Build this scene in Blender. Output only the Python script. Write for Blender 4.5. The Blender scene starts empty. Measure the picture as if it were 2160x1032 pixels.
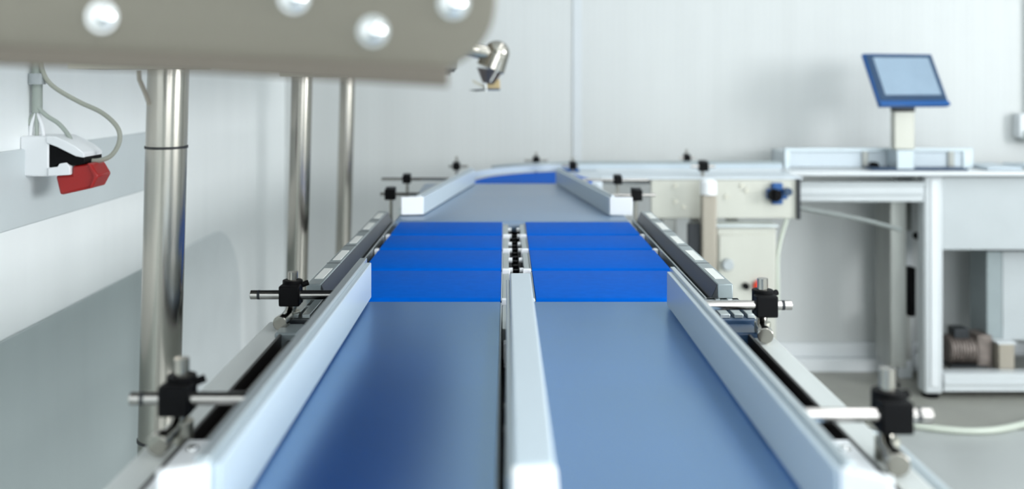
import bpy, bmesh, math, random
from mathutils import Vector, Matrix
random.seed(7)
S = bpy.context.scene
COL = S.collection
# ---------------------------------------------------------------- camera, world, lights, exposure
F = 2100.0                      # focal length in pixels of the 2160 px wide frame
CH = 1.1786                     # camera height; the belts run at z = 0.85
HX, HY = 1067.0, 175.0          # vanishing point of the conveyor direction
cam_d = bpy.data.cameras.new('camera'); cam = bpy.data.objects.new('camera', cam_d); COL.objects.link(cam)
cam.location = (0, 0, CH); cam.rotation_euler = (math.radians(90), 0, 0)
cam_d.sensor_width = 36; cam_d.lens = F / 2160 * 36
cam_d.shift_x = (1080 - HX) / 2160; cam_d.shift_y = -(516 - HY) / 2160
cam_d.clip_start = .02; cam_d.clip_end = 60
cam_d.dof.use_dof = True; cam_d.dof.focus_distance = 1.56; cam_d.dof.aperture_fstop = 2.7
S.camera = cam
w = bpy.data.worlds.new('world'); S.world = w; w.use_nodes = True
w.node_tree.nodes['Background'].inputs[0].default_value = (.85, .93, 1, 1)
w.node_tree.nodes['Background'].inputs[1].default_value = .4
S.view_settings.view_transform = 'Standard'; S.view_settings.look = 'None'
S.view_settings.gamma = 1; S.view_settings.use_curve_mapping = False
S.view_settings.exposure = 0.05
ROOM = dict(x0=-.91, x1=5.2, y0=-3.6, y1=4.10, h=3.3)
LAMPS = [(1.2, -1.9), (3.6, -1.9), (1.2, -.2), (3.6, -.2), (1.2, 1.5), (3.6, 1.5)]
LAMP_W = 6.5
def area(name, loc, rot, sx, sy, p, c=(1, 1, 1)):
    d = bpy.data.lights.new(name, 'AREA'); d.shape = 'RECTANGLE'; d.size = sx; d.size_y = sy; d.energy = p; d.color = c
    o = bpy.data.objects.new(name, d); COL.objects.link(o); o.location = loc; o.rotation_euler = rot
    return o
for x, y in LAMPS:
    area('ceiling_lamp_light', (x, y, 3.17), (0, 0, 0), .30, 1.5, LAMP_W, (.96, .985, 1))
# unseen fill and key lights, added behind the camera and on the right
area('fill_light', (2.0, -3.35, 1.7), (math.radians(90), 0, 0), 2.6, 1.5, 60, (.96, .98, 1))
area('fill_light', (5.0, -.5, 1.75), (math.radians(90), 0, math.radians(90)), 2.6, 1.4, 200, (.97, .985, 1))

def at(px, py, Y):
    return Vector(((px - HX) * Y / F, Y, CH - (py - HY) * Y / F))

# ---------------------------------------------------------------- materials
def nt(name):
    m = bpy.data.materials.new(name); m.use_nodes = True
    return m, m.node_tree, m.node_tree.nodes['Principled BSDF']
def lin(c):
    return tuple(((v / 255) / 12.92 if v / 255 <= .04045 else ((v / 255 + .055) / 1.055) ** 2.4) for v in c) + (1,)
def mat(name, rgb, rough=.5, metal=0., ior=1.5, var=.06, scale=(8, 8, 8), bump=0., rvar=.0, coat=0., detail=4, tint=None, spec=None):
    """colour (0-255 sRGB) with noise variation, optional bump and roughness variation"""
    m, t, b = nt(name); N = t.nodes; L = t.links
    tc = N.new('ShaderNodeTexCoord'); mp = N.new('ShaderNodeMapping'); mp.inputs['Scale'].default_value = scale
    nz = N.new('ShaderNodeTexNoise'); nz.inputs['Scale'].default_value = 1; nz.inputs['Detail'].default_value = detail
    L.new(tc.outputs['Object'], mp.inputs[0]); L.new(mp.outputs[0], nz.inputs['Vector'])
    cr = N.new('ShaderNodeMix'); cr.data_type = 'RGBA'
    c = lin(rgb)
    cr.inputs[6].default_value = tuple(max(0, v * (1 - var * 2.2)) for v in c[:3]) + (1,)
    cr.inputs[7].default_value = tuple(min(1, v * (1 + var * 2.2)) for v in c[:3]) + (1,)
    L.new(nz.outputs['Fac'], cr.inputs[0]); L.new(cr.outputs[2], b.inputs['Base Color'])
    b.inputs['Metallic'].default_value = metal; b.inputs['IOR'].default_value = ior
    b.inputs['Roughness'].default_value = rough
    if rvar:
        mr = N.new('ShaderNodeMapRange'); mr.inputs[1].default_value = .2; mr.inputs[2].default_value = .8
        mr.inputs[3].default_value = max(.02, rough - rvar); mr.inputs[4].default_value = rough + rvar
        L.new(nz.outputs['Fac'], mr.inputs[0]); L.new(mr.outputs[0], b.inputs['Roughness'])
    if bump:
        bp = N.new('ShaderNodeBump'); bp.inputs['Strength'].default_value = bump; bp.inputs['Distance'].default_value = .002
        L.new(nz.outputs['Fac'], bp.inputs['Height']); L.new(bp.outputs[0], b.inputs['Normal'])
    if tint: b.inputs['Specular Tint'].default_value = (*tint, 1)
    if spec is not None: b.inputs['Specular IOR Level'].default_value = spec
    if coat: b.inputs['Coat Weight'].default_value = coat; b.inputs['Coat Roughness'].default_value = .12
    return m
def mat_wall(name, rgb, axis=0, st=.3):
    m, t, b = nt(name); N = t.nodes; L = t.links
    tc = N.new('ShaderNodeTexCoord'); sp = N.new('ShaderNodeSeparateXYZ'); L.new(tc.outputs['Object'], sp.inputs[0])
    mu = N.new('ShaderNodeMath'); mu.operation = 'MULTIPLY'; mu.inputs[1].default_value = 2 * math.pi / .026
    L.new(sp.outputs[axis], mu.inputs[0])
    sn = N.new('ShaderNodeMath'); sn.operation = 'SINE'; L.new(mu.outputs[0], sn.inputs[0])
    bp = N.new('ShaderNodeBump'); bp.inputs['Strength'].default_value = st; bp.inputs['Distance'].default_value = .0004
    L.new(sn.outputs[0], bp.inputs['Height']); L.new(bp.outputs[0], b.inputs['Normal'])
    mp = N.new('ShaderNodeMapping'); mp.inputs['Scale'].default_value = (9, 9, .5) ; L.new(tc.outputs['Object'], mp.inputs[0])
    nz = N.new('ShaderNodeTexNoise'); nz.inputs['Scale'].default_value = 1.3; L.new(mp.outputs[0], nz.inputs['Vector'])
    mx = N.new('ShaderNodeMix'); mx.data_type = 'RGBA'; c = lin(rgb)
    mx.inputs[6].default_value = tuple(v * .93 for v in c[:3]) + (1,); mx.inputs[7].default_value = tuple(min(1, v * 1.05) for v in c[:3]) + (1,)
    L.new(nz.outputs['Fac'], mx.inputs[0]); L.new(mx.outputs[2], b.inputs['Base Color'])
    b.inputs['Roughness'].default_value = .42
    return m
def mat_emit(name, rgb, s):
    m, t, b = nt(name)
    b.inputs['Base Color'].default_value = (.8, .8, .8, 1)
    b.inputs['Emission Color'].default_value = lin(rgb); b.inputs['Emission Strength'].default_value = s
    return m
M = {
 'wall': mat_wall('wall_panel', (199, 202, 201), 0),
 'wall_l': mat_wall('wall_panel_left', (246, 250, 250), 1, .12),
 'wall_o': mat('wall_plain', (222, 228, 228), .5, var=.02),
 'ceil': mat('ceiling_white', (232, 236, 236), .6, var=.01),
 'floor': mat('floor_resin', (176, 180, 179), .38, var=.07, scale=(2.2, 2.2, 2.2), bump=.1, rvar=.08),
 'strip': mat('floor_strip_grey', (150, 150, 142), .5, var=.08, scale=(6, 6, 6)),
 'stripe': mat('floor_joint_grey', (128, 130, 126), .5, var=.06),
 'jointm': mat('panel_joint', (199, 204, 207), .45, var=.01),
 'low_band2': mat('low_band_pale', (228, 234, 235), .4, var=.03),
 'trimw': mat('skirting_white', (216, 220, 222), .4, var=.02),
 'wall_band': mat('wall_band_grey', (204, 212, 214), .4, var=.03),
 'low_band': mat('low_band_grey', (178, 189, 189), .38, var=.07, scale=(14, 5, .8)),
 'navy': mat('belt_navy', (0, 60, 136), .30, ior=5.4, var=.09, scale=(4, 9, 4), tint=(.6, .83, 1), detail=1.5),
 'grey': mat('belt_grey', (112, 136, 164), .36, ior=2.0, var=.05, scale=(5, 9, 5), rvar=.04),
 'blue': mat('belt_blue', (0, 92, 196), .6, ior=1.3, spec=.1, tint=(.2, .6, 1), var=.05, scale=(60, 60, 60), bump=.12, detail=8),
 'white_belt': mat('belt_white', (212, 220, 226), .4, var=.02),
 'alu': mat('aluminium', (190, 196, 196), .36, 1, var=.04, scale=(30, 3, 30), bump=.04),
 'alu_paint': mat('aluminium_satin', (188, 198, 203), .3, .6, var=.03, scale=(12, 2, 12)),
 'facing': mat('facing_plastic', (188, 201, 210), .33, 0, var=.025, scale=(12, 3, 12)),
 'white': mat('white_plastic', (240, 242, 244), .4, var=.01),
 'dark_steel': mat('dark_steel', (110, 102, 102), .3, .9, var=.1, scale=(60, 60, 20)),
 'steel': mat('stainless', (160, 156, 148), .2, 1, var=.05, scale=(40, 40, 1.5), rvar=.04),
 'brushed': mat('brushed_stainless', (186, 184, 172), .42, 1, var=.05, scale=(3, 30, 30), bump=.04),
 'plate': mat('beige_plate', (112, 108, 97), .45, .35, var=.04, scale=(6, 6, 30)),
 'cab': mat('steel_cabinet', (190, 190, 180), .4, .25, var=.05, scale=(6, 6, 2)),
 'rod': mat('rod_chrome', (176, 172, 168), .22, 1, var=.04, scale=(20, 20, 20)),
 'chrome': mat('chrome', (222, 222, 222), .16, 1, var=.02),
 'black': mat('black_plastic', (5, 5, 7), .55, ior=1.3, spec=.3, var=.1),
 'trough': mat('trough_black', (26, 25, 27), .5, var=.2, scale=(60, 10, 60)),
 'bronze': mat('dark_profile', (46, 43, 42), .35, .4, var=.1, scale=(20, 2, 20)),
 'house': mat('housing_grey', (142, 152, 154), .38, .3, var=.06, scale=(10, 4, 10)),
 'dark': mat('dark_grey', (38, 42, 46), .4, .3, var=.15, scale=(30, 6, 30)),
 'label': mat('label_white', (226, 228, 224), .5, var=.01),
 'conduit': mat('conduit_grey', (166, 174, 166), .45, var=.03),
 'cable': mat('cable_grey', (164, 166, 154), .5, var=.05),
 'cable_d': mat('cable_dark_grey', (128, 134, 132), .5, var=.05),
 'red': mat('red_plastic', (160, 26, 24), .38, var=.05),
 'orange': mat('red_button', (226, 66, 40), .4, var=.04),
 'bluep': mat('blue_plastic', (16, 80, 144), .35, var=.05),
 'blued': mat('dark_blue', (34, 62, 92), .4, var=.08),
 'amber': mat('amber_plastic', (170, 150, 108), .45, var=.08),
 'lip': mat('lip_steel', (98, 91, 81), .5, .2, var=.04),
 'beam': mat('side_beam_satin', (200, 204, 202), .35, .15, var=.04, scale=(30, 4, 30)),
 'beige': mat('beige_steel', (160, 153, 140), .4, .25, var=.05, scale=(10, 10, 2)),
 'frame_w': mat('white_frame', (200, 205, 207), .35, var=.02),
 'glassy': mat('guard_sheet', (196, 206, 213), .18, var=.02),
 'perf': mat('stand_steel', (150, 152, 148), .34, .6, var=.16, scale=(30, 30, 3)),
 'panel': mat('panel_grey', (178, 184, 186), .35, var=.03),
 'rust': mat('brown_machinery', (122, 112, 106), .45, .3, var=.3, scale=(40, 40, 40)),
 'hose': mat('pale_hose', (192, 198, 186), .35, var=.04),
 'rubber': mat('rubber', (34, 35, 37), .6, var=.1),
 'lamp': mat_emit('lamp_diffuser', (250, 252, 255), 3.0),
 'screen': mat('monitor_screen', (140, 160, 178), .12, var=.06, scale=(9, 9, 9)),
 'pane': mat_emit('fill_panel_glow', (225, 238, 250), 1.1),  # glow of the added fill panels
}

# ---------------------------------------------------------------- mesh builder
class MB:
    def __init__(s): s.bm = bmesh.new()
    def box(s, x0, x1, y0, y1, z0, z1):
        x0, x1 = min(x0, x1), max(x0, x1); y0, y1 = min(y0, y1), max(y0, y1); z0, z1 = min(z0, z1), max(z0, z1)
        m = Matrix.Translation(((x0+x1)/2, (y0+y1)/2, (z0+z1)/2)) @ Matrix.Diagonal((x1-x0, y1-y0, z1-z0, 1))
        bmesh.ops.create_cube(s.bm, size=1, matrix=m); return s
    def obox(s, c, size, rot):
        m = Matrix.Translation(c) @ rot.to_matrix().to_4x4() @ Matrix.Diagonal((*size, 1)) if not isinstance(rot, Matrix) else Matrix.Translation(c) @ rot @ Matrix.Diagonal((*size, 1))
        bmesh.ops.create_cube(s.bm, size=1, matrix=m); return s
    def cyl(s, a, b, r, r2=None, n=24):
        a, b = Vector(a), Vector(b); d = b - a
        m = Matrix.Translation((a+b)/2) @ d.to_track_quat('Z', 'Y').to_matrix().to_4x4()
        bmesh.ops.create_cone(s.bm, cap_ends=True, segments=n, radius1=r, radius2=r if r2 is None else r2, depth=d.length, matrix=m); return s
    def ball(s, c, r, sc=(1, 1, 1), n=20):
        m = Matrix.Translation(c) @ Matrix.Diagonal((*sc, 1))
        bmesh.ops.create_uvsphere(s.bm, u_segments=n, v_segments=n//2+2, radius=r, matrix=m); return s
    def prism(s, pts, depth_vec):
        """closed outline (3-D points) swept along depth_vec"""
        d = Vector(depth_vec)
        a = [s.bm.verts.new(Vector(p)) for p in pts]; b = [s.bm.verts.new(Vector(p) + d) for p in pts]
        n = len(a); s.bm.faces.new(a); s.bm.faces.new(b[::-1])
        for i in range(n): s.bm.faces.new((a[i], b[i], b[(i+1) % n], a[(i+1) % n]))
        return s
    def tube(s, pts, r, n=12):
        P = [Vector(p) for p in pts]; rings = []; up = Vector((0, 0, 1)); u = None
        for i, p in enumerate(P):
            t = (P[min(i+1, len(P)-1)] - P[max(i-1, 0)]).normalized()
            if u is None:
                u = t.cross(up) if abs(t.dot(up)) < .95 else t.cross(Vector((1, 0, 0)))
            u = (u - t * u.dot(t)).normalized(); v = t.cross(u)
            rings.append([s.bm.verts.new(p + (u*math.cos(2*math.pi*k/n) + v*math.sin(2*math.pi*k/n))*r) for k in range(n)])
        for a, b in zip(rings, rings[1:]):
            for k in range(n): s.bm.faces.new((a[k], a[(k+1) % n], b[(k+1) % n], b[k]))
        s.bm.faces.new(rings[0][::-1]); s.bm.faces.new(rings[-1]); return s
    def strip(s, path, half, z0, z1):
        """wall-like band of thickness 2*half following a list of (x, y)"""
        P = [Vector((p[0], p[1], 0)) for p in path]; R = []
        for i, p in enumerate(P):
            t = (P[min(i+1, len(P)-1)] - P[max(i-1, 0)]).normalized(); nrm = Vector((-t.y, t.x, 0))
            if 0 < i < len(P)-1:
                t1 = (P[i]-P[i-1]).normalized(); k = 1 / max(.4, nrm.dot(Vector((-t1.y, t1.x, 0))))
            else: k = 1
            R.append([s.bm.verts.new(p + nrm*half*k*q + Vector((0, 0, z))) for q, z in ((-1, z0), (1, z0), (1, z1), (-1, z1))])
        for a, b in zip(R, R[1:]):
            for k in range(4): s.bm.faces.new((a[k], a[(k+1) % 4], b[(k+1) % 4], b[k]))
        s.bm.faces.new(R[0][::-1]); s.bm.faces.new(R[-1]); return s
    def build(s, name, m, parent=None, bevel=0., smooth=True, label=None):
        bmesh.ops.recalc_face_normals(s.bm, faces=s.bm.faces)
        me = bpy.data.meshes.new(name); s.bm.to_mesh(me); s.bm.free()
        o = bpy.data.objects.new(name, me); COL.objects.link(o); me.materials.append(M[m] if isinstance(m, str) else m)
        if parent is not None:
            o.parent = parent; o.matrix_parent_inverse = Matrix.Translation(parent.location).inverted() if parent.parent is None else Matrix()
            if parent.parent is not None:
                o.matrix_parent_inverse = Matrix()
        if smooth:
            for p in me.polygons: p.use_smooth = True
            try:
                me.set_sharp_from_angle(angle=math.radians(35))
            except Exception: pass
        if bevel:
            b = o.modifiers.new('bevel', 'BEVEL'); b.width = bevel; b.segments = 2; b.limit_method = 'ANGLE'; b.angle_limit = math.radians(40)
        if label: o['label'] = label
        return o
def tag(o, label, cat, group=None):
    o['label'] = label; o['category'] = cat
    if group: o['group'] = group
    return o
def thing(name, loc, label, cat, group=None):
    o = bpy.data.objects.new(name, None); COL.objects.link(o); o.location = loc; o.empty_display_size = .05
    bpy.context.view_layer.update()
    return tag(o, label, cat, group)
def struct(o): o['kind'] = 'structure'; return o
def cr(pts, n=8):
    """Catmull-Rom curve through the points"""
    P = [Vector(p) for p in pts]; P = [2*P[0]-P[1]] + P + [2*P[-1]-P[-2]]; out = []
    for i in range(1, len(P)-2):
        for k in range(n):
            t = k/n; a, b, c, d = P[i-1:i+3]
            out.append(.5*((2*b) + (c-a)*t + (2*a-5*b+4*c-d)*t*t + (3*b-a-3*c+d)*t**3))
    return out + [P[-2]]

# ---------------------------------------------------------------- the room
r = ROOM
struct(MB().box(r['x0']-.1, r['x1']+.1, r['y0']-.1, r['y1']+.1, -.1, 0).build('floor', 'floor'))
struct(MB().box(r['x0']-.1, r['x1']+.1, r['y0']-.1, r['y1']+.1, r['h'], r['h']+.1).build('ceiling', 'ceil'))
struct(MB().box(r['x0']-.1, r['x1']+.1, r['y1'], r['y1']+.1, 0, r['h']).build('wall_back', 'wall'))
struct(MB().box(r['x0']-.1, r['x0'], r['y0'], r['y1'], 0, r['h']).build('wall_left', 'wall_l'))
struct(MB().box(r['x1'], r['x1']+.1, r['y0'], r['y1'], 0, r['h']).build('wall_right', 'wall_o'))
struct(MB().box(r['x0']-.1, r['x1']+.1, r['y0']-.1, r['y0'], 0, r['h']).build('wall_front', 'wall_o'))
# two-step skirting on the back wall, cover strips over the panel joints, grey bands on the left wall, the lower one paler farther back
b = MB().box(r['x0'], r['x1'], 4.05, r['y1'], 0.0, .055).box(r['x0'], r['x1'], 4.075, r['y1'], .055, .112)
struct(b.build('baseboard_back', 'trimw', bevel=.004))
struct(MB().box(.275, .312, 4.094, 4.1, .112, 3.3).build('trim_1', 'jointm', bevel=.002))
struct(MB().box(2.62, 2.655, 4.094, 4.1, .112, 3.3).build('trim_2', 'jointm', bevel=.002))
struct(MB().box(-.91, -.9, -1.5, 2.62, .91, 1.055).build('trim_3', 'wall_band', bevel=.003))
struct(MB().box(-.91, -.904, -1.5, 2.68, 0, .714).build('trim_4', 'low_band', bevel=.002))
kp = [(-.91, 2.68, .0), (-.91, 2.68, .714)] + [(-.91, 3.1+.3*math.sin(a), .414+.3*math.cos(a)) for a in [i*math.pi/16 for i in range(9)]] + [(-.91, 3.4, 0)]
struct(MB().prism(kp, (.006, 0, 0)).build('trim_8', 'low_band2', bevel=.002))
struct(MB().box(-.91, -.899, 1.60, 1.62, 1.055, 3.3).box(-.91, -.899, 1.60, 1.62, .714, .91).build('trim_5', 'trimw', bevel=.002))
struct(MB().box(1.02, r['x1'], 3.40, 4.05, 0, .003).build('trim_6', 'strip'))
struct(MB().box(1.02, r['x1'], 3.375, 3.40, 0, .004).build('trim_7', 'stripe'))
# glowing framed panels added behind the camera and on the right wall as fill
g = MB().box(.7, 3.3, -3.6, -3.57, .95, 2.45); fp = struct(g.build('fill_panel_1', 'pane'))
f = MB().box(.64, .7, -3.6, -3.54, .89, 2.51).box(3.3, 3.36, -3.6, -3.54, .89, 2.51).box(.7, 3.3, -3.6, -3.54, .89, .95).box(.7, 3.3, -3.6, -3.54, 2.45, 2.51).box(1.97, 2.03, -3.57, -3.54, .95, 2.45)
f.build('fill_panel_frame', 'trimw', fp)
g = MB().box(5.17, 5.2, -1.8, .8, 1.2, 2.6); fp = struct(g.build('fill_panel_2', 'pane'))
f = MB().box(5.14, 5.2, -1.86, -1.8, 1.14, 2.66).box(5.14, 5.2, .8, .86, 1.14, 2.66).box(5.14, 5.2, -1.8, .8, 1.14, 1.2).box(5.14, 5.2, -1.8, .8, 2.6, 2.66).box(5.14, 5.17, -.53, -.47, 1.2, 2.6)
f.build('fill_panel_frame', 'trimw', fp)
for i, (x, y) in enumerate(LAMPS):
    t = thing('ceiling_light', (x, y, 3.3), 'long white ceiling lamp, %s in the %s row' % (('nearest the front', 'in the middle', 'over the belts')[i//2], ('left', 'right')[i % 2]), 'ceiling light', 'fluorescent ceiling lamps')
    MB().box(x-.19, x+.19, y-.8, y+.8, 3.22, 3.3).build('light_housing', 'white', t, .01)
    MB().box(x-.15, x+.15, y-.76, y+.76, 3.19, 3.22).build('diffuser', 'lamp', t)

# ---------------------------------------------------------------- belts
ZB = .85
def belt_loop(x0, x1, y0, y1, r_=.015, z=ZB, n=8):
    pts = [(x0, y0+r_-r_*math.sin(i*math.pi/n), z-r_+r_*math.cos(i*math.pi/n)) for i in range(n+1)]
    pts += [(x0, y1-r_+r_*math.sin(i*math.pi/n), z-r_-r_*math.cos(i*math.pi/n)) for i in range(n+1)]
    return MB().prism(pts, (x1-x0, 0, 0))
def belt_conveyor(x0, x1, y0, y1, m, label, group=None, sides=('alu', 'alu'), sw=(.006, .006), rr=.015, pitch=True):
    t = thing('belt_conveyor', ((x0+x1)/2, (y0+y1)/2, ZB-2*rr), label, 'conveyor belt', group)
    belt_loop(x0, x1, y0, y1, rr).build('belt', m, t)
    for s, (xa, xb), mm in ((0, (x0-sw[0], x0), sides[0]), (1, (x1, x1+sw[1]), sides[1])):
        MB().box(xa, xb, y0+.006, y1-.006, ZB-.045, ZB-.003).build('side_plate', mm, t, .001)
    return t
belt_conveyor(-.250, -.0085, .32, 1.508, 'navy', 'long dark navy conveyor belt on the left, between outer and centre guide rails', sides=('bronze', 'alu'), sw=(.004, .0025))
belt_conveyor(.0375, .292, .32, 1.508, 'navy', 'long pale-shining navy conveyor belt on the right of the centre guide rail', sides=('alu', 'bronze'), sw=(.0025, .004))
seams = [1.512, 1.757, 1.972, 2.158, 2.366]
names = ['nearest', 'second nearest', 'third nearest', 'farthest']
for side, (xa, xb) in (('left', (-.250, -.0085)), ('right', (.0462, .291))):
    for i in range(4):
        t = belt_conveyor(xa, xb, seams[i], seams[i+1]-.0035, 'blue', 'short bright blue belt, %s of the four in the %s lane' % (names[i], side),
                          'short blue belts in the middle of the line', sw=(.003, .003), rr=.013)
        # aluminium end brackets that poke out beside the seams
        xo = -.0055 if side == 'left' else .0432
        s = 1 if side == 'left' else -1
        ya, yb = seams[i], seams[i+1]
        MB().box(xo, xo+s*.011, ya+.012, yb-.012, ZB-.030, ZB-.006).build('side_profile', 'alu', t, .001)
        MB().box(xo-s*.001, xo+s*.013, ya-.004+.006, ya+.013, ZB-.022, ZB-.001).build('end_bracket', 'white', t, .001)
        for yk in (ya+.05, yb-.06): MB().cyl((xo+s*.011, yk, ZB-.012), (xo+s*.018, yk, ZB-.012), .005, n=10).build('bolt', 'white', t)
        xq = xa-.003 if side == 'left' else xb+.003
        MB().box(xq, xq-s*.008, ya+.002, ya+.02, ZB-.022, ZB-.002).build('end_bracket', 'white', t, .001)
belt_conveyor(-.262, .292, 2.370, 3.262, 'grey', 'wide grey belt behind the short blue belts', sw=(.006, .006))
# 90 degree curve
cx, cy = .33, 3.27
t = thing('curved_conveyor', (cx, cy, .8), 'blue belt curve turning right at the far end of the line', 'conveyor belt')
def arc(rad, a0, a1, n=20): return [(cx+rad*math.cos(a0+(a1-a0)*i/n), cy+rad*math.sin(a0+(a1-a0)*i/n)) for i in range(n+1)]
o_ = arc(.44, math.pi, math.pi/2); i_ = arc(.13, math.pi/2, math.pi)
A1 = 1.85
MB().prism([(x, y, ZB) for x, y in arc(.44, math.pi, A1) + arc(.13, A1, math.pi)], (0, 0, -.03)).build('belt', 'blue', t)
MB().prism([(x, y, ZB) for x, y in arc(.44, A1-.004, math.pi/2) + arc(.13, math.pi/2, A1-.004)], (0, 0, -.03)).build('transfer_plate', 'white_belt', t)
MB().prism([(x, y, ZB-.031) for x, y in arc(.455, math.pi, math.pi/2) + arc(.115, math.pi/2, math.pi)], (0, 0, -.07)).build('frame', 'frame_w', t)
MB().box(.20, .27, 3.66, 3.705, ZB+.001, ZB+.012).build('sensor_block', 'bluep', t, .002)
# straight cross conveyor to the right
t = thing('cross_conveyor', (1.0, 3.6, .8), 'white belt conveyor running to the right along the back wall', 'conveyor belt')
pts = [(.332, 3.462, ZB), (.332, 3.72, ZB), (1.032, 3.72, ZB), (1.032, 3.462, ZB)]
MB().prism(pts, (0, 0, -.007)).build('belt', 'white_belt', t, .001)
MB().box(.335, 1.03, 3.72, 3.735, .80, .856).build('rear_rail', 'frame_w', t, .002)
sp = MB().box(.505, 1.017, 3.465, 3.482, .706, .842)
sp = sp.build('side_plate', 'cab', t, .003, label='beige steel side plate with bolt marks')
for px, py in ((1425, 392), (1425, 425), (1442, 437), (1533, 415), (1565, 392), (1575, 402)):
    p = at(px, py, 3.463); MB().cyl(p, p+Vector((0, -.004, 0)), .008, n=12).build('bolt', 'brushed', t)
MB().box(1.010, 1.022, 3.45, 3.50, .705, .845).build('end_plate', 'dark', t, .001)
MB().box(.55, .60, 3.50, 3.68, .0, .82).box(.56, .59, 3.50, 3.68, 0, .02).build('leg', 'perf', t, .003)
MB().box(.655, .70, 3.50, 3.56, .0, .82).build('leg', 'perf', t, .003)
MB().box(.80, .84, 3.60, 3.64, .0, .82).build('leg', 'perf', t, .003)
# blue rotary motor / isolator on the plate
t = thing('rotary_isolator_switch', at(1637, 408, 3.46), 'blue isolator switch with black knob on the beige side plate', 'switch')
MB().box(.905, .975, 3.44, 3.465, .776, .812).box(.922, .958, 3.44, 3.465, .758, .832).build('switch_body', 'bluep', t, .004)
p = at(1632, 411, 3.44); MB().cyl(p, p+Vector((0, -.03, 0)), .022).box(p.x-.006, p.x+.006, 3.40, 3.41, p.z-.02, p.z+.02).build('knob', 'black', t, .002)
p = at(1660, 404, 3.44); MB().cyl(p, p+Vector((0, -.02, 0)), .014).build('cable_gland', 'blued', t)

# ---------------------------------------------------------------- conveyor frame
t = thing('conveyor_frame', (0, 1.0, 0), 'long metal support frame carrying the belts, with silver side beams', 'frame')
FRAME = t
for s, xa, xb in ((-1, -.342, -.306), (1, .330, .364)):
    MB().box(xa, xb, .30, 1.435, .775, .835).build('side_beam', 'beam', t, .004)
    e = -.306 if s < 0 else .330
    MB().box(e, e - s*.004, .30, 1.50, .775, .840).build('edge_strip', 'bronze', t, .001)
    MB().box(e - s*.012, e - s*.018, .30, 2.38, .80, .832).build('inner_profile', 'bronze', t, .001)
    # white cover over the channel near the front end
    xi = -.262 if s < 0 else .30
    MB().box(xi + s*.008 if s > 0 else xi, e, .30, .95, .834, .8385).build('channel_cover', 'white', t, .002)
    MB().ball((e - s*.015, .925, .8385), .006, (1, 1, .6), 12).build('cover_bolt', 'chrome', t)
    # feet
    for y in (.55, 1.35, 2.25):
        MB().box(xa if s < 0 else xb-.04, xa+.04 if s < 0 else xb, y-.02, y+.02, .03, .775).build('leg', 'alu', t, .003)
        MB().cyl(((xa+xb)/2, y, 0), ((xa+xb)/2, y, .03), .03).build('foot', 'black', t)
MB().tube([(.384, .30, .812), (.384, .985, .812), (.378, 1.0, .815), (.364, 1.005, .817)], .0115, 16).build('round_tube', 'alu_paint', t)
MB().box(-.306, .330, .30, 3.26, .775, .79).build('bed_pan', 'trough', t)
for y in (.75, 1.9, 3.1):
    MB().box(-.27, .30, y, y+.05, .79, .805).build('crossbar', 'alu', t, .002)
for x in (-.25, .25):
    MB().box(x-.02, x+.02, 3.15, 3.19, 0, .775).build('leg', 'alu', t, .003)
for y in (.80, .98, 1.05, 1.2, 1.31, 1.38, 1.425):
    k = MB().box(-.003, .004, y, y+.02, .79, .835); k.build('gap_bracket', 'white' if y > 1.3 else 'dark', t, .001)
MB().box(-.0055, .0045, 1.36, 1.505, .80, .843).build('gap_bracket', 'alu', t, .001)
MB().box(.006, .0315, 1.52, 2.36, .79, .80).build('gap_tray', 'trough', t)
for i, y in enumerate([1.55+.047*k for k in range(17)]):
    MB().cyl((.0188, y, .80), (.0188, y, .826), .006, n=8).build('stud', 'black', t)
for sx, X in ((-1, -.272), (1, .306)):
    for y in (1.08, 1.33, 1.62, 1.9, 2.15):
        MB().cyl((X, y, .80), (X, y, .828), .007, n=10).build('bolt', 'chrome', t)

# slotted T profile blocks + long control housings with label stickers
for s, xo, xi, lab in ((-1, -.304, -.281, 'left'), (1, .346, .322, 'right')):
    t = thing('side_housing', ((xo+xi)/2, 1.95, .84), 'long grey housing with white label stickers on the %s side of the blue belts' % lab, 'housing')
    MB().box(xo, xi, 1.515, 2.375, .84, .8725).build('housing_body', 'house', t, .002)
    zz = [(xi, 1.515, .8715), (xi, 1.515, .836), (xi - s*.014, 1.515, .836), (xi - s*.012, 1.515, .846)]
    MB().prism(zz, (0, .86, 0)).build('dark_strip', 'dark', t, .001)
    MB().box(xi - s*.015, xi - s*.018, 1.42, 2.40, .836, .851).build('edge_profile', 'alu', t, .001)
    for k, y in enumerate((1.555, 1.72, 1.90, 2.08, 2.25)):
        MB().box(xo - s*.005, xi + s*.0045, y, y+.085+.01*(k % 2), .8725, .8733).build('label_sticker', 'label', t)
    for y in (1.69, 1.87, 2.05, 2.22):
        MB().box(xo, xi, y, y+.003, .8724, .8728).build('joint', 'dark', t)
for s, xo, xi, lab in ((-1, -.318, -.276, 'left'), (1, .352, .303, 'right')):
    t = thing('slotted_profile', ((xo+xi)/2, 1.45, .80), 'silver slotted aluminium profile end below the %s housing' % lab, 'profile')
    MB().box(xo, xi, 1.395, 1.512, .836, .846).build('profile_base', 'dark' if s < 0 else 'blued', t, .001)
    W = (xi - xo); k = MB()
    for a, bq in ((0, .22), (.34, .60), (.72, 1)):
        k.box(xo + W*a, xo + W*bq, 1.405, 1.51, .846, .852)
    k.box(xo, xi, 1.50, 1.512, .846, .852); k.box(xo, xi, 1.455, 1.463, .846, .8515)
    k.build('slotted_top', 'alu', t, .0008)
    MB().box(xo + W*.15, xi - W*.1, 1.34, 1.392, .80, .842).build('connector', 'house' if s < 0 else 'blued', t, .003)

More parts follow.
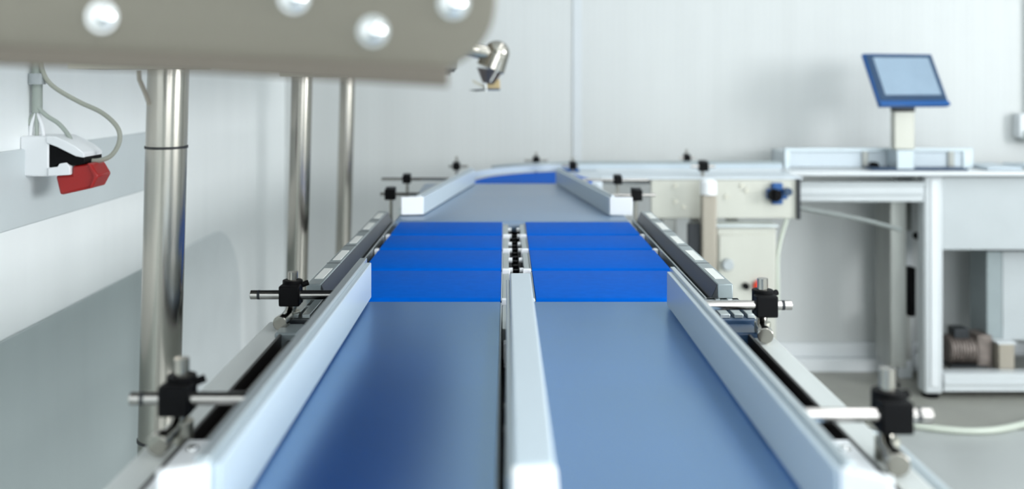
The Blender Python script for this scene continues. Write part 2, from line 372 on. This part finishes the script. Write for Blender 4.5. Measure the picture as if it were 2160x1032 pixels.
# ---------------------------------------------------------------- guide rails
def guide_rail(path, zt, label, side, flare=None, z0=.853, group='guide rails beside the belts'):
    """path = inner face line; side = +1 if the backing lies towards +x"""
    t = thing('guide_rail', (path[0][0], path[0][1], z0), label, 'guide rail', group)
    h = .004; off = side*h
    P = [(x+off, y) for x, y in path]
    MB().strip(P, h, z0, zt-.005).build('facing_strip', 'facing', t, .001)
    if path[0][0] > .23: th = (.0100, .0035)
    else: th = (.0135, .0055)
    P = [(x+side*th[0], y + (.012 if i == len(path)-1 else 0)) for i, (x, y) in enumerate(path)]
    MB().strip(P, th[1], z0+.004, zt).build('backing_profile', 'alu_paint', t, .0012)
    if flare:
        MB().strip(flare, .004, z0+.001, zt-.004).build('flared_end', 'white', t, .0015, label='white bent end piece')
    return t
guide_rail([(-.204, .712), (-.204, 1.510)], .911, 'long pale guide rail on the outer side of the left navy belt', -1, [(-.212, .710), (-.244, .697)])
guide_rail([(.236, .712), (.236, 1.459)], .907, 'long guide rail with shaded inner face on the outer side of the right navy belt', 1, [(.240, .712), (.270, .695)])
guide_rail([(-.100, 3.235), (-.203, 2.462)][::-1], .902, 'short angled pale guide rail on the left of the wide grey belt', -1, [(-.204, 2.460), (-.258, 2.450)])
guide_rail([(.162, 3.235), (.253, 2.452)][::-1], .902, 'short angled guide rail on the right of the wide grey belt', 1, [(.256, 2.450), (.310, 2.440)])
t = thing('guide_rail', (.02, 1.05, .85), 'wide flat-topped pale guide rail in the centre between both navy belts', 'guide rail', 'guide rails beside the belts')
MB().box(.0055, .0355, .712, 1.425, .852, .9065).build('rail_body', 'facing', t, .0025)
MB().box(.0005, .0055, .712, 1.42, .850, .898).build('side_strip', 'alu_paint', t, .001)
MB().prism([(.004, .711, .906), (.004, .56, .860), (.004, .56, .852), (.004, .711, .852)], (.0325, 0, 0)).build('end_cap', 'white', t, .002, label='white sloping end cap')
MB().box(.012, .028, .75, .79, .79, .852).box(.012, .028, 1.33, 1.37, .79, .852).build('support_bracket', 'alu', t)
# curved outer rail behind the bend
t = thing('curved_guide_rail', (.33, 3.75, .85), 'thin pale guide rail curving round the far bend and on to the right', 'guide rail')
path = [(cx-.46, 3.27)] + arc(.46, math.pi, math.pi/2, 24)[1:] + [(.95, cy+.475), (1.04, cy+.475)]
MB().strip(path, .003, .852, .874).build('facing_strip', 'facing', t, .001)
path = [(cx+.468*math.cos(a), cy+.468*math.sin(a)) for a in [math.pi - i*math.pi/2/20 for i in range(8, 21)]] + [(1.04, cy+.483)]
MB().strip(path, .0045, .875, .884).build('backing_profile', 'house', t, .001)

# ---------------------------------------------------------------- rail clamps
def rail_clamp(X, Y, zr, x_in, x_out, ztop, zbase, label, group, s, r_=.0065, blk=1.0, base=True):
    """cross clamp: vertical post, black block, horizontal rod; s = side (-1 left)"""
    t = thing('rail_clamp', (X, Y+.015, zbase), label, 'clamp', group)
    py = Y + .0155*blk
    pts = [(X, py, ztop)] + [(X, py, zbase+.030)] + [(X - .004*math.sin(a), py-.016*(1-math.cos(a)), zbase+.030-.016*math.sin(a)) for a in (.4, .8, 1.2, 1.57)] + [(X-.006, py-.034, zbase+.013)]
    if base:
        MB().tube(pts, r_*1.12, 16).build('post', 'steel', t)
        MB().cyl((X-.006, py-.034, zbase+.013), (X-.008, py-.046, zbase+.012), .0105).build('post_flange', 'steel', t, .001)
        MB().cyl((X, py, zbase), (X, py, zbase+.02), .011).build('post_foot', 'brushed', t, .001)
    else:
        MB().cyl((X, py, zbase), (X, py, ztop), r_).build('post', 'steel', t)
    rod = MB().cyl((x_in, Y, zr), (x_out, Y, zr), r_, n=20)
    ro = rod.build('rod', 'rod', t, .0008)
    if base:
        e = x_out + (.012 if s < 0 else -.012)
        MB().cyl((e-.002, Y, zr), (e+.002, Y, zr), r_*1.02, n=20).build('rod_groove', 'dark', ro)
    k = .0145*blk
    MB().box(X-k, X+k, Y-.011*blk, Y+.008*blk, zr-k*1.02, zr+k*.95).build('clamp_block', 'black', t, .002)
    MB().cyl((X, py, zr-k), (X, py, zr+k*1.25), k*.98).build('clamp_collar', 'black' if base else 'dark', t, .001)
    if base:
        MB().cyl((X+k*.5, py, zr+k*.6), (X+k*1.45, py+.006, zr+k*.9), .004, n=10).build('clamp_screw', 'black', t)
    return t
G = 'cross clamps holding the guide rails'
rail_clamp(-.303, 1.40, .8806, -.218, -.359, .910, .835, 'chrome rod with black clamp on the left beam, near the blue belts', G, -1)
rail_clamp(-.311, .94, .8806, -.218, -.3545, .9145, .835, 'blurred rod with black clamp on the left beam, nearest the camera', G, -1, .0063, 1.0)
rail_clamp(.348, 1.334, .8806, .249, .383, .9137, .835, 'bright chrome rod with black clamp on the right beam, near the blue belts', G, 1)
rail_clamp(.348, .893, .8806, .249, .3815, .918, .835, 'blurred bright rod with black clamp on the right beam, nearest the camera', G, 1, .0065, 1.0)
def far_clamp(*a, **k): return rail_clamp(*a, **k, base=False)
far_clamp(-.310, 2.67, .880, -.190, -.337, .888, .79, 'black clamp at the near end of the far left angled rail', G, -1, .0045, 1.0)
far_clamp(-.3075, 3.09, .880, -.135, -.386, .884, .79, 'small clamp with long rod on the far left angled rail', G, -1, .0045, .9)
far_clamp(-.177, 3.56, .880, -.135, -.205, .915, .79, 'tiny clamp with upright post behind the left angled rail, by the bend', G, -1, .0045, .9)
far_clamp(.348, 2.65, .880, .262, .398, .888, .79, 'black clamp at the near end of the far right angled rail', G, 1, .0045, 1.0)
far_clamp(.344, 3.06, .880, .197, .44, .884, .79, 'small clamp with long rod on the far right angled rail', G, 1, .0045, .9)
far_clamp(.24, 3.56, .882, .20, .26, .912, .86, 'tiny clamp with upright post behind the right angled rail, by the bend', G, 1, .0045, .9)
far_clamp(.115, 3.775, .884, .07, .16, .915, .79, 'faint clamp behind the middle of the far bend', G, 1, .0045, .9)
far_clamp(.695, 3.50, .885, .65, .735, .90, .84, 'black clamp on the cross conveyor above the capped steel post', G, 1, .0055, 1.15)
far_clamp(.690, 3.79, .892, .66, .72, .925, .79, 'faint clamp on the rear rail of the cross conveyor', G, 1, .0045, .9)
t = FRAME
MB().box(-.20, .14, 3.765, 3.80, .765, .79).build('bracket_bar', 'alu', t, .001)
MB().box(.66, .72, 3.736, 3.81, .765, .79).build('bracket_bar', 'alu', t, .001)
for y in (2.67, 3.09):
    MB().box(-.335, -.29, y, y+.03, .765, .79).build('bracket_bar', 'alu', t, .001)
    MB().box(.31, .37, y-.03, y+.03, .765, .79).build('bracket_bar', 'alu', t, .001)
MB().box(-.19, -.16, 3.55, 3.80, .765, .79).build('bracket_bar', 'alu', t, .001)
MB().box(-.20, -.16, 3.78, 3.82, 0, .765).build('leg', 'alu', t, .001)

# ---------------------------------------------------------------- cabinet, capped post, cable (right middle ground)
t = thing('steel_post', (.70, 3.38, 0), 'beige steel post with white cap standing in front of the cross conveyor', 'post')
MB().box(.662, .713, 3.36, 3.40, 0, .80).build('post_body', 'beige', t, .006)
MB().cyl((.688, 3.38, .80), (.688, 3.38, .84), .028).ball((.688, 3.38, .84), .028, (1, 1, .45)).build('cap', 'white', t, label='white round cap')
MB().box(.62, .662, 3.385, 3.41, 0, .70).build('dark_channel', 'dark', t, .002)
t = thing('control_cabinet', (.82, 3.4, 0), 'beige steel control cabinet under the cross conveyor with a red button', 'cabinet')
MB().box(.715, .915, 3.37, 3.46, .18, .69).build('cabinet_body', 'cab', t, .004)
MB().box(.722, .908, 3.364, 3.37, .19, .665).build('door', 'cab', t, .002)
MB().box(.71, .92, 3.36, 3.46, .69, .700).build('lid', 'alu', t, .002)
p = at(1534, 558, 3.364); MB().cyl(p, p+Vector((0, -.02, 0)), .022, .018).build('rotary_knob', 'panel', t, .002)
p = at(1572, 603, 3.364); MB().cyl(p, p+Vector((0, -.015, 0)), .011).build('key_switch', 'black', t)
p = at(1600, 603, 3.364); MB().cyl(p, p+Vector((0, -.012, 0)), .018).ball(p+Vector((0, -.016, 0)), .022, (1, .5, 1)).build('red_button', 'orange', t, label='red mushroom push button')
for x in (.73, .885): MB().box(x, x+.02, 3.40, 3.43, 0, .18).build('leg', 'alu', t)
p = cr([at(1684, 438, 3.5), at(1760, 452, 3.55), at(1830, 466, 3.6), at(1900, 485, 3.66)])
tag(MB().tube(p, .0085).build('cable', 'cable_d'), 'grey cable running from the beige side plate to the steel stand', 'cable')
p = cr([at(1660, 462, 3.44), at(1648, 500, 3.44), at(1640, 545, 3.43), at(1640, 600, 3.42), at(1640, 660, 3.42)])
tag(MB().tube(p, .008).build('cable', 'hose'), 'pale cable hanging beside the beige control cabinet', 'cable')

# ---------------------------------------------------------------- weighing table with monitor
t = thing('weighing_table', (1.9, 3.8, 0), 'white profile-frame table with grey side panels at the right', 'table')
MB().box(1.08, 1.556, 3.70, 3.76, .735, .80).build('front_beam', 'frame_w', t, .008)
MB().box(1.08, 1.556, 3.695, 3.70, .795, .81).box(1.08, 1.556, 3.694, 3.70, .76, .768).build('beam_ridge', 'panel', t)
MB().box(1.556, 1.628, 3.70, 3.77, .02, .835).build('leg', 'frame_w', t, .012)
MB().box(1.578, 1.606, 3.695, 3.70, .05, .82).build('leg_groove', 'trimw', t, .002)
MB().cyl((1.592, 3.735, 0), (1.592, 3.735, .02), .03).build('foot', 'black', t)
MB().box(1.628, 2.60, 3.715, 3.735, .555, .828).build('side_panel', 'panel', t, .003)
MB().box(1.628, 2.60, 3.70, 3.76, .03, .098).box(1.628, 2.60, 3.694, 3.70, .056, .07).build('lower_beam', 'frame_w', t, .006)
MB().box(1.04, 2.66, 3.66, 4.03, .836, .852).build('table_top', 'trimw', t, .004)
for x, y in ((1.59, 3.99), (2.6, 3.74), (2.6, 3.99)):
    MB().box(x-.03, x+.03, y-.03, y+.03, 0, .836).build('leg', 'frame_w', t, .006)
MB().box(1.628, 2.57, 3.97, 4.0, .03, .09).build('rear_beam', 'frame_w', t, .004)
MB().box(1.66, 2.57, 3.76, 3.97, .075, .09).build('lower_shelf', 'perf', t)
t = thing('steel_stand', (1.52, 3.84, 0), 'grey stainless pedestal with an open slot beside the white table leg', 'stand')
MB().box(1.467, 1.530, 3.80, 3.95, .09, .734).build('upright', 'perf', t, .004)
MB().box(1.53, 1.59, 3.90, 3.95, .60, .734).build('upper_web', 'perf', t, .004)
MB().box(1.53, 1.59, 3.90, 3.95, .09, .27).build('lower_web', 'perf', t, .004)
MB().box(1.545, 1.575, 3.82, 3.86, .28, .47).build('valve', 'black', t, .006)
p = at(1932, 497, 3.85); MB().cyl(p, p+Vector((0, -.04, 0)), .014).build('knob', 'black', t)
MB().cyl((1.50, 3.87, .0), (1.50, 3.87, .09), .012).cyl((1.50, 3.87, 0), (1.50, 3.87, .012), .03).build('foot', 'dark', t)
t = thing('guard_trough', (1.4, 3.85, .852), 'low pale guard tray with divided panels on the table, behind the monitor post', 'guard')
y0 = 3.80
MB().box(1.075, 1.775, y0+.008, y0+.014, .858, .918).build('guard_sheet', 'glassy', t)
MB().box(1.064, 1.785, y0, y0+.022, .916, .930).box(1.064, 1.085, y0, y0+.022, .852, .918).box(1.745, 1.785, y0, y0+.022, .852, .918).build('rim', 'alu_paint', t, .002)
for x in (1.372, 1.70): MB().box(x-.011, x+.011, y0-.002, y0+.02, .852, .917).build('divider', 'perf', t, .001)
MB().box(1.064, 1.085, y0+.022, y0+.18, .852, .915).box(1.765, 1.785, y0+.022, y0+.18, .852, .915).box(1.064, 1.785, y0+.17, y0+.19, .852, .915).build('rear_sheet', 'glassy', t)
p = at(1847, 351, y0-.03); MB().cyl(p+Vector((0, .03, 0)), p, .016).cyl(p, p-Vector((0, .012, 0)), .011).build('knob', 'black', t, .002)
t = thing('scale_platform', (1.55, 3.75, .852), 'thin dark blue weighing plate lying in front of the guard tray', 'plate')
MB().box(1.36, 1.72, 3.70, 3.79, .853, .861).build('platform', 'blued', t, .002)
for (x0_, x1_) in ((1.80, 1.93), (1.97, 2.55)):
    tag(MB().box(x0_, x1_, 3.72, 3.95, .8525, .864).build('belt_strip', 'facing', None, .003), 'pale blue belt strip on the table top, %s' % ('next to the guard tray' if x0_ < 1.9 else 'at the right edge of the photo'), 'belt')
# monitor
mc = at(1913, 167, 3.70)
t = thing('monitor', (mc.x, 3.72, .855), 'blue-framed touch screen monitor tilted back on a grey steel post', 'monitor')
Rm = Matrix.Rotation(math.radians(17), 4, 'Z') @ Matrix.Rotation(math.radians(-27), 4, 'X')
Rm = Rm @ Matrix.Rotation(math.radians(0), 4, 'Y')
W_, H_ = .305, .218
def mp(x, y, z): return mc + (Rm @ Vector((x, y, z)))
def mbx(name, m, c, size, bev=.003, par=None, label=None):
    b = MB(); b.obox(mp(*c), size, Rm); return b.build(name, m, par or t, bev, label=label)
mbx('monitor_case', 'bluep', (0, .010, 0), (W_, .016, H_), .003)
mbx('bezel', 'blued', (0, .002, .008), (W_-.012, .006, H_-.028), .001)
mbx('screen', 'screen', (.004, -.0015, .012), (W_-.058, .003, H_-.062), .0005, label='pale reflecting screen')
mbx('chin', 'bluep', (0, .0, -H_/2+.008), (W_, .007, .016), .001)
pb = at(1907, 228, 3.72)
MB().box(pb.x-.04, pb.x+.037, 3.71, 3.75, .93, pb.z-.012).build('post', 'cab', t, .004)
MB().box(pb.x-.04, pb.x+.037, 3.708, 3.752, pb.z-.014, pb.z+.012).build('joint', 'dark', t, .003)
MB().box(pb.x-.035, pb.x+.032, 3.70, 3.80, .853, .930).build('post_base', 'alu_paint', t, .004)

# machinery under the table
t = thing('switch_box', (1.99, 3.85, 0), 'grey equipment box with dark side standing under the table', 'box')
MB().box(1.905, 2.30, 3.82, 3.96, .19, .535).build('box_body', 'panel', t, .004)
MB().box(1.845, 1.905, 3.82, 3.96, .09, .535).build('side_cover', 'house', t, .003)
MB().box(1.84, 2.31, 3.81, 3.965, .533, .546).build('lid', 'dark', t, .002)
for x in (1.93, 2.25): MB().box(x, x+.03, 3.86, 3.9, .09, .19).build('leg', 'beige', t)
tag(MB().ball((1.945, 3.86, .565), .045, (1, 1, .55)).cyl((1.945, 3.86, .546), (1.945, 3.86, .56), .045).build('round_cap', 'black'), 'black round cap lying on the grey equipment box', 'cap')
t = thing('gear_motor', (1.78, 3.84, .09), 'brown and grey gear motor on the shelf under the table', 'motor')
MB().cyl((1.70, 3.85, .15), (1.80, 3.85, .15), .05).build('motor_barrel', 'rust', t, .003)
k = MB()
for x in [1.705+.012*i for i in range(8)]: k.cyl((x, 3.85, .15), (x+.004, 3.85, .15), .056)
k.build('cooling_fins', 'rust', t)
MB().box(1.80, 1.86, 3.80, 3.90, .09, .215).build('gearbox', 'rust', t, .008)
MB().box(1.72, 1.78, 3.82, 3.88, .195, .235).build('terminal_box', 'dark', t, .004)
MB().box(1.70, 1.84, 3.80, 3.90, .09, .10).build('base_plate', 'dark', t)
t = thing('support_block', (1.90, 3.80, .1), 'beige block standing on the lower beam of the table', 'block')
MB().box(1.865, 1.925, 3.765, 3.815, .09, .19).build('block_body', 'beige', t, .004)
MB().box(1.86, 1.93, 3.762, 3.818, .19, .197).build('block_cap', 'trimw', t, .001)
for k, (pts, lab) in enumerate((([(1.64, 3.86, .40), (1.68, 3.87, .34), (1.70, 3.92, .25), (1.70, 3.925, .15), (1.72, 3.93, .10)], 'thin grey hose curving down behind the white table leg'),
                 ([(1.62, 3.88, .55), (1.63, 3.9, .45), (1.65, 3.9, .3), (1.66, 3.9, .2), (1.675, 3.9, .10)], 'thin dark hose hanging straight down behind the white table leg'))):
    tag(MB().tube(cr(pts), .007 if k else .009, 10).build('hose', 'dark' if k else 'conduit'), lab, 'hose')
p = cr([(2.05, 3.60, .012), (1.93, 3.52, .012), (1.8, 3.42, .012), (1.62, 3.34, .012), (1.45, 3.36, .012), (1.2, 3.5, .012)])
tag(MB().tube(p, .012, 12).build('floor_hose', 'hose'), 'pale hose lying in a curve on the floor in front of the table', 'hose')

# wall fixture at the right edge
t = thing('wall_outlet', (2.12, 4.1, .98), 'grey wall outlet with conduit at the right edge of the photo', 'outlet')
MB().box(2.085, 2.20, 4.04, 4.10, .955, 1.055).build('outlet_box', 'trimw', t, .006)
MB().box(2.10, 2.19, 4.03, 4.04, .94, .985).build('outlet_flap', 'conduit', t, .004)
MB().cyl((2.15, 4.075, 1.055), (2.15, 4.075, 3.3), .011).build('conduit', 'conduit', t)

# ---------------------------------------------------------------- left wall outlet with red plug
YB = 1.864
t = thing('wall_socket', (-.91, YB, .98), 'white wall socket box with black cover and sloping hood on the left wall', 'socket')
def flat(pts, y, d): return MB().prism([at(px, py, YB) + Vector((0, y, 0)) for px, py in pts], (0, d, 0))
a = at(42, 288, YB); bq = at(103, 373, YB)
MB().box(-.91, bq.x, YB, YB+.10, bq.z, a.z).build('socket_box', 'white', t, .004)
flat([(98, 287), (118, 288), (138, 297), (160, 309), (178, 323), (178, 333), (160, 330), (140, 320), (120, 310), (98, 302)], -.002, .085).build('hood', 'white', t, .002)
flat([(102, 301), (122, 311), (140, 322), (160, 330), (178, 330), (178, 346), (160, 350), (130, 346), (102, 354)], .002, .08).build('socket_cover', 'black', t, .002)
flat([(102, 354), (122, 352), (126, 345), (140, 343), (149, 352), (149, 369), (102, 372)], -.003, .07).build('lower_clip', 'white', t, .002)
t2 = thing('red_plug', at(158, 380, YB), 'red industrial plug sticking out below the white wall socket', 'plug')
flat([(114, 371), (124, 413), (190, 398), (203, 373), (188, 346), (150, 350), (149, 369)], .004, .055).build('plug_body', 'red', t2, .005)
flat([(182, 344), (192, 346), (207, 371), (193, 398), (186, 398), (196, 372)], .0, .063).build('plug_nose', 'red', t2, .003)
p = cr([at(84, 100, 1.90), at(90, 150, 1.90), at(112, 182, 1.90), at(165, 214, 1.90), at(215, 238, 1.90), at(247, 268, 1.90), at(252, 298, 1.90), at(235, 328, 1.90), at(207, 339, 1.90), at(176, 338, 1.90)])
tag(MB().tube(p, .0045, 12).build('cable', 'cable'), 'grey cable looping from the conduit down to the wall socket', 'cable')
t = thing('wall_conduit', (-.89, 1.90, 1.0), 'vertical grey conduit pipe clipped to the left wall above the socket', 'conduit')
cxp = at(76, 0, 1.90).x; zc = at(0, 238, 1.90).z; zt = a.z
MB().cyl((cxp, 1.905, zc), (cxp, 1.905, 3.3), .0095).build('pipe', 'conduit', t)
MB().cyl((cxp, 1.905, at(0, 178, 1.9).z), (cxp, 1.905, at(0, 155, 1.9).z), .0155).build('pipe_clip', 'panel', t)
for k, px in enumerate((52, 64, 78, 92)):
    q = at(px, 286, 1.90)
    MB().tube(cr([(cxp, 1.905, zc+.012), (cxp+(q.x-cxp)*.25, 1.902, zc-.004), (cxp+(q.x-cxp)*.8, 1.90, zt+.018), (q.x, 1.90, zt-.002)]), .0038, 10).build('lead', 'white' if k % 2 else 'conduit', t)
MB().tube(cr([(cxp+.004, 1.90, zc+.010), at(98, 244, 1.90), at(125, 262, 1.90), at(146, 288, 1.90), at(150, 304, 1.90)]), .0042, 10).build('lead', 'conduit', t)

# ---------------------------------------------------------------- steel poles on the left
def pole(px, Yp, rad, ztop, label, rings=()):
    xt = (px - HX) * Yp / F; lean = .026
    def X(z): return xt + (z - 1.0) * lean
    t = thing('steel_pole', (X(0), Yp, 0), label, 'pole', 'stainless poles carrying the overhead conveyor')
    MB().cyl((X(.012), Yp, .012), (X(ztop), Yp, ztop), rad, n=48).build('pole_tube', 'steel', t)
    MB().cyl((X(0), Yp, 0), (X(0), Yp, .012), rad*2.2, n=32).build('base_flange', 'brushed', t)
    for z in rings:
        a = X(z); k = MB().cyl((a-.00004, Yp, z-.0016), (a+.00004, Yp, z+.0016), rad+.0011, n=48)
        k.build('ring', 'rubber', t, label='black rubber ring')
    return t
pole(347, 1.30, .0262, 1.196, 'thick stainless steel pole with black rings, nearest of the three', (1.0952, .7145))
pole(633, 2.47, .0262, 1.196, 'middle one of the three stainless steel poles')
pole(730, 3.48, .0262, 1.226, 'farthest and thinnest-looking of the three stainless steel poles')

# ---------------------------------------------------------------- overhead conveyor
t = thing('overhead_conveyor', (-.3, .62, 1.2), 'blurred beige metal side plate and added unseen body of an overhead conveyor, top left', 'conveyor')
Y0 = .62
o = []
for x, y in ((-560, -420), (-560, 58), (-10, 108), (300, 118), (600, 130), (880, 148)): o.append(at(x, y, Y0))
ccx, ccy, cr_ = 893, 0, 153
for i in range(0, 15):
    a = math.radians(85 - i*(85+20)/14*1.0); o.append(at(ccx+cr_*math.cos(a), ccy+cr_*math.sin(a), Y0))
o += [at(1038, -420, Y0)]
MB().prism(o, (0, .006, 0)).build('side_plate', 'plate', t, .001)
lip = [at(-560, 62, Y0-.008), at(-560, 112, Y0-.008), at(0, 138, Y0-.008), at(400, 152, Y0-.008), at(945, 184, Y0-.008), at(945, 140, Y0-.008), at(600, 122, Y0-.008), at(0, 96, Y0-.008)]
MB().prism(lip, (0, .007, 0)).build('lower_lip', 'lip', t, .001)
for px, py in ((218, 36), (788, 66), (957, 8), (622, -4)):
    p = at(px, py, Y0); b = MB().ball(p, .0083, (1, .75, 1), 20); b.cyl(p+Vector((0, .0, 0)), p+Vector((0, -.0025, 0)), .0098, n=24)
    b.build('dome_bolt', 'chrome', t)
MB().box(-.52, -.125, .70, 2.55, 1.212, 1.44).box(-.51, -.19, 2.55, 3.42, 1.212, 1.44).build('unseen_body', 'plate', t, .004)  # unseen body, added and stretched back to darken the left belt's reflection
MB().box(-.515, -.13, .705, 2.54, 1.206, 1.2115).box(-.50, -.19, 2.54, 3.4, 1.206, 1.2115).build('dark_underside', 'rubber', t, .001, label='added dark underside sheet')  # dark sheet added below the body for the left belt to reflect
MB().box(-.52, -.02, Y0+.006, .70, 1.235, 1.30).build('cross_tie', 'plate', t)
for y in (1.25, 2.42): MB().box(-.55, -.40, y, y+.10, 1.196, 1.212).build('saddle', 'brushed', t)
MB().box(-.575, -.535, .70, 3.56, 1.226, 1.262).build('long_rail', 'brushed', t, .002)
MB().box(-.54, -.50, 2.44, 2.50, 1.212, 1.25).build('tie', 'brushed', t)
MB().tube([at(293, 150, 1.2), at(294, 168, 1.2), at(308, 200, 1.2), at(316, 222, 1.2)], .0028).build('lever', 'beige', t)
t = thing('sensor_head', at(1032, 150, 1.05), 'round chrome sensor with amber block hanging below the overhead conveyor end', 'sensor')
Ys = 1.05; a1 = at(1046, 118, Ys); a2 = at(1028, 152, Ys-.06)
MB().tube(cr([(-.125, 1.02, 1.225), at(960, 100, 1.03), at(1008, 108, 1.04), a1]), .0075).build('arm', 'steel', t)
MB().cyl(at(1048, 112, Ys), at(1034, 146, Ys), .0135, .0155, 32).ball(at(1048, 112, Ys), .0135).build('sensor_body', 'steel', t, .0015)
MB().cyl(at(1034, 146, Ys), at(1030, 176, Ys), .0145, .006, 24).build('sensor_cone', 'dark_steel', t)
MB().tube([at(1054, 130, Ys-.015), at(1046, 152, Ys-.015), at(1034, 172, Ys-.015)], .0012, 8).build('bright_edge', 'chrome', t)
MB().prism([at(1026, 170, Ys), at(1054, 167, Ys), at(1055, 188, Ys), at(1026, 189, Ys)], (0, .012, 0)).build('amber_block', 'amber', t, .001)
MB().prism([at(1026, 187, Ys-.001), at(1055, 187, Ys-.001), at(1054, 191, Ys-.001), at(1028, 191, Ys-.001)], (0, .014, 0)).build('block_base', 'blued', t)
MB().prism([at(988, 190, Ys), at(1026, 187, Ys), at(1027, 191, Ys), at(1004, 193, Ys)], (0, .02, 0)).build('bracket_blade', 'dark', t)
MB().prism([at(996, 167, Ys+.01), at(1026, 183, Ys+.01), at(1026, 188, Ys+.01), at(998, 175, Ys+.01)], (0, .012, 0)).build('bracket_plate', 'brushed', t)
MB().cyl(at(1025, 160, Ys-.002), at(1026, 193, Ys-.002), .0011, n=8).build('pin', 'chrome', t)
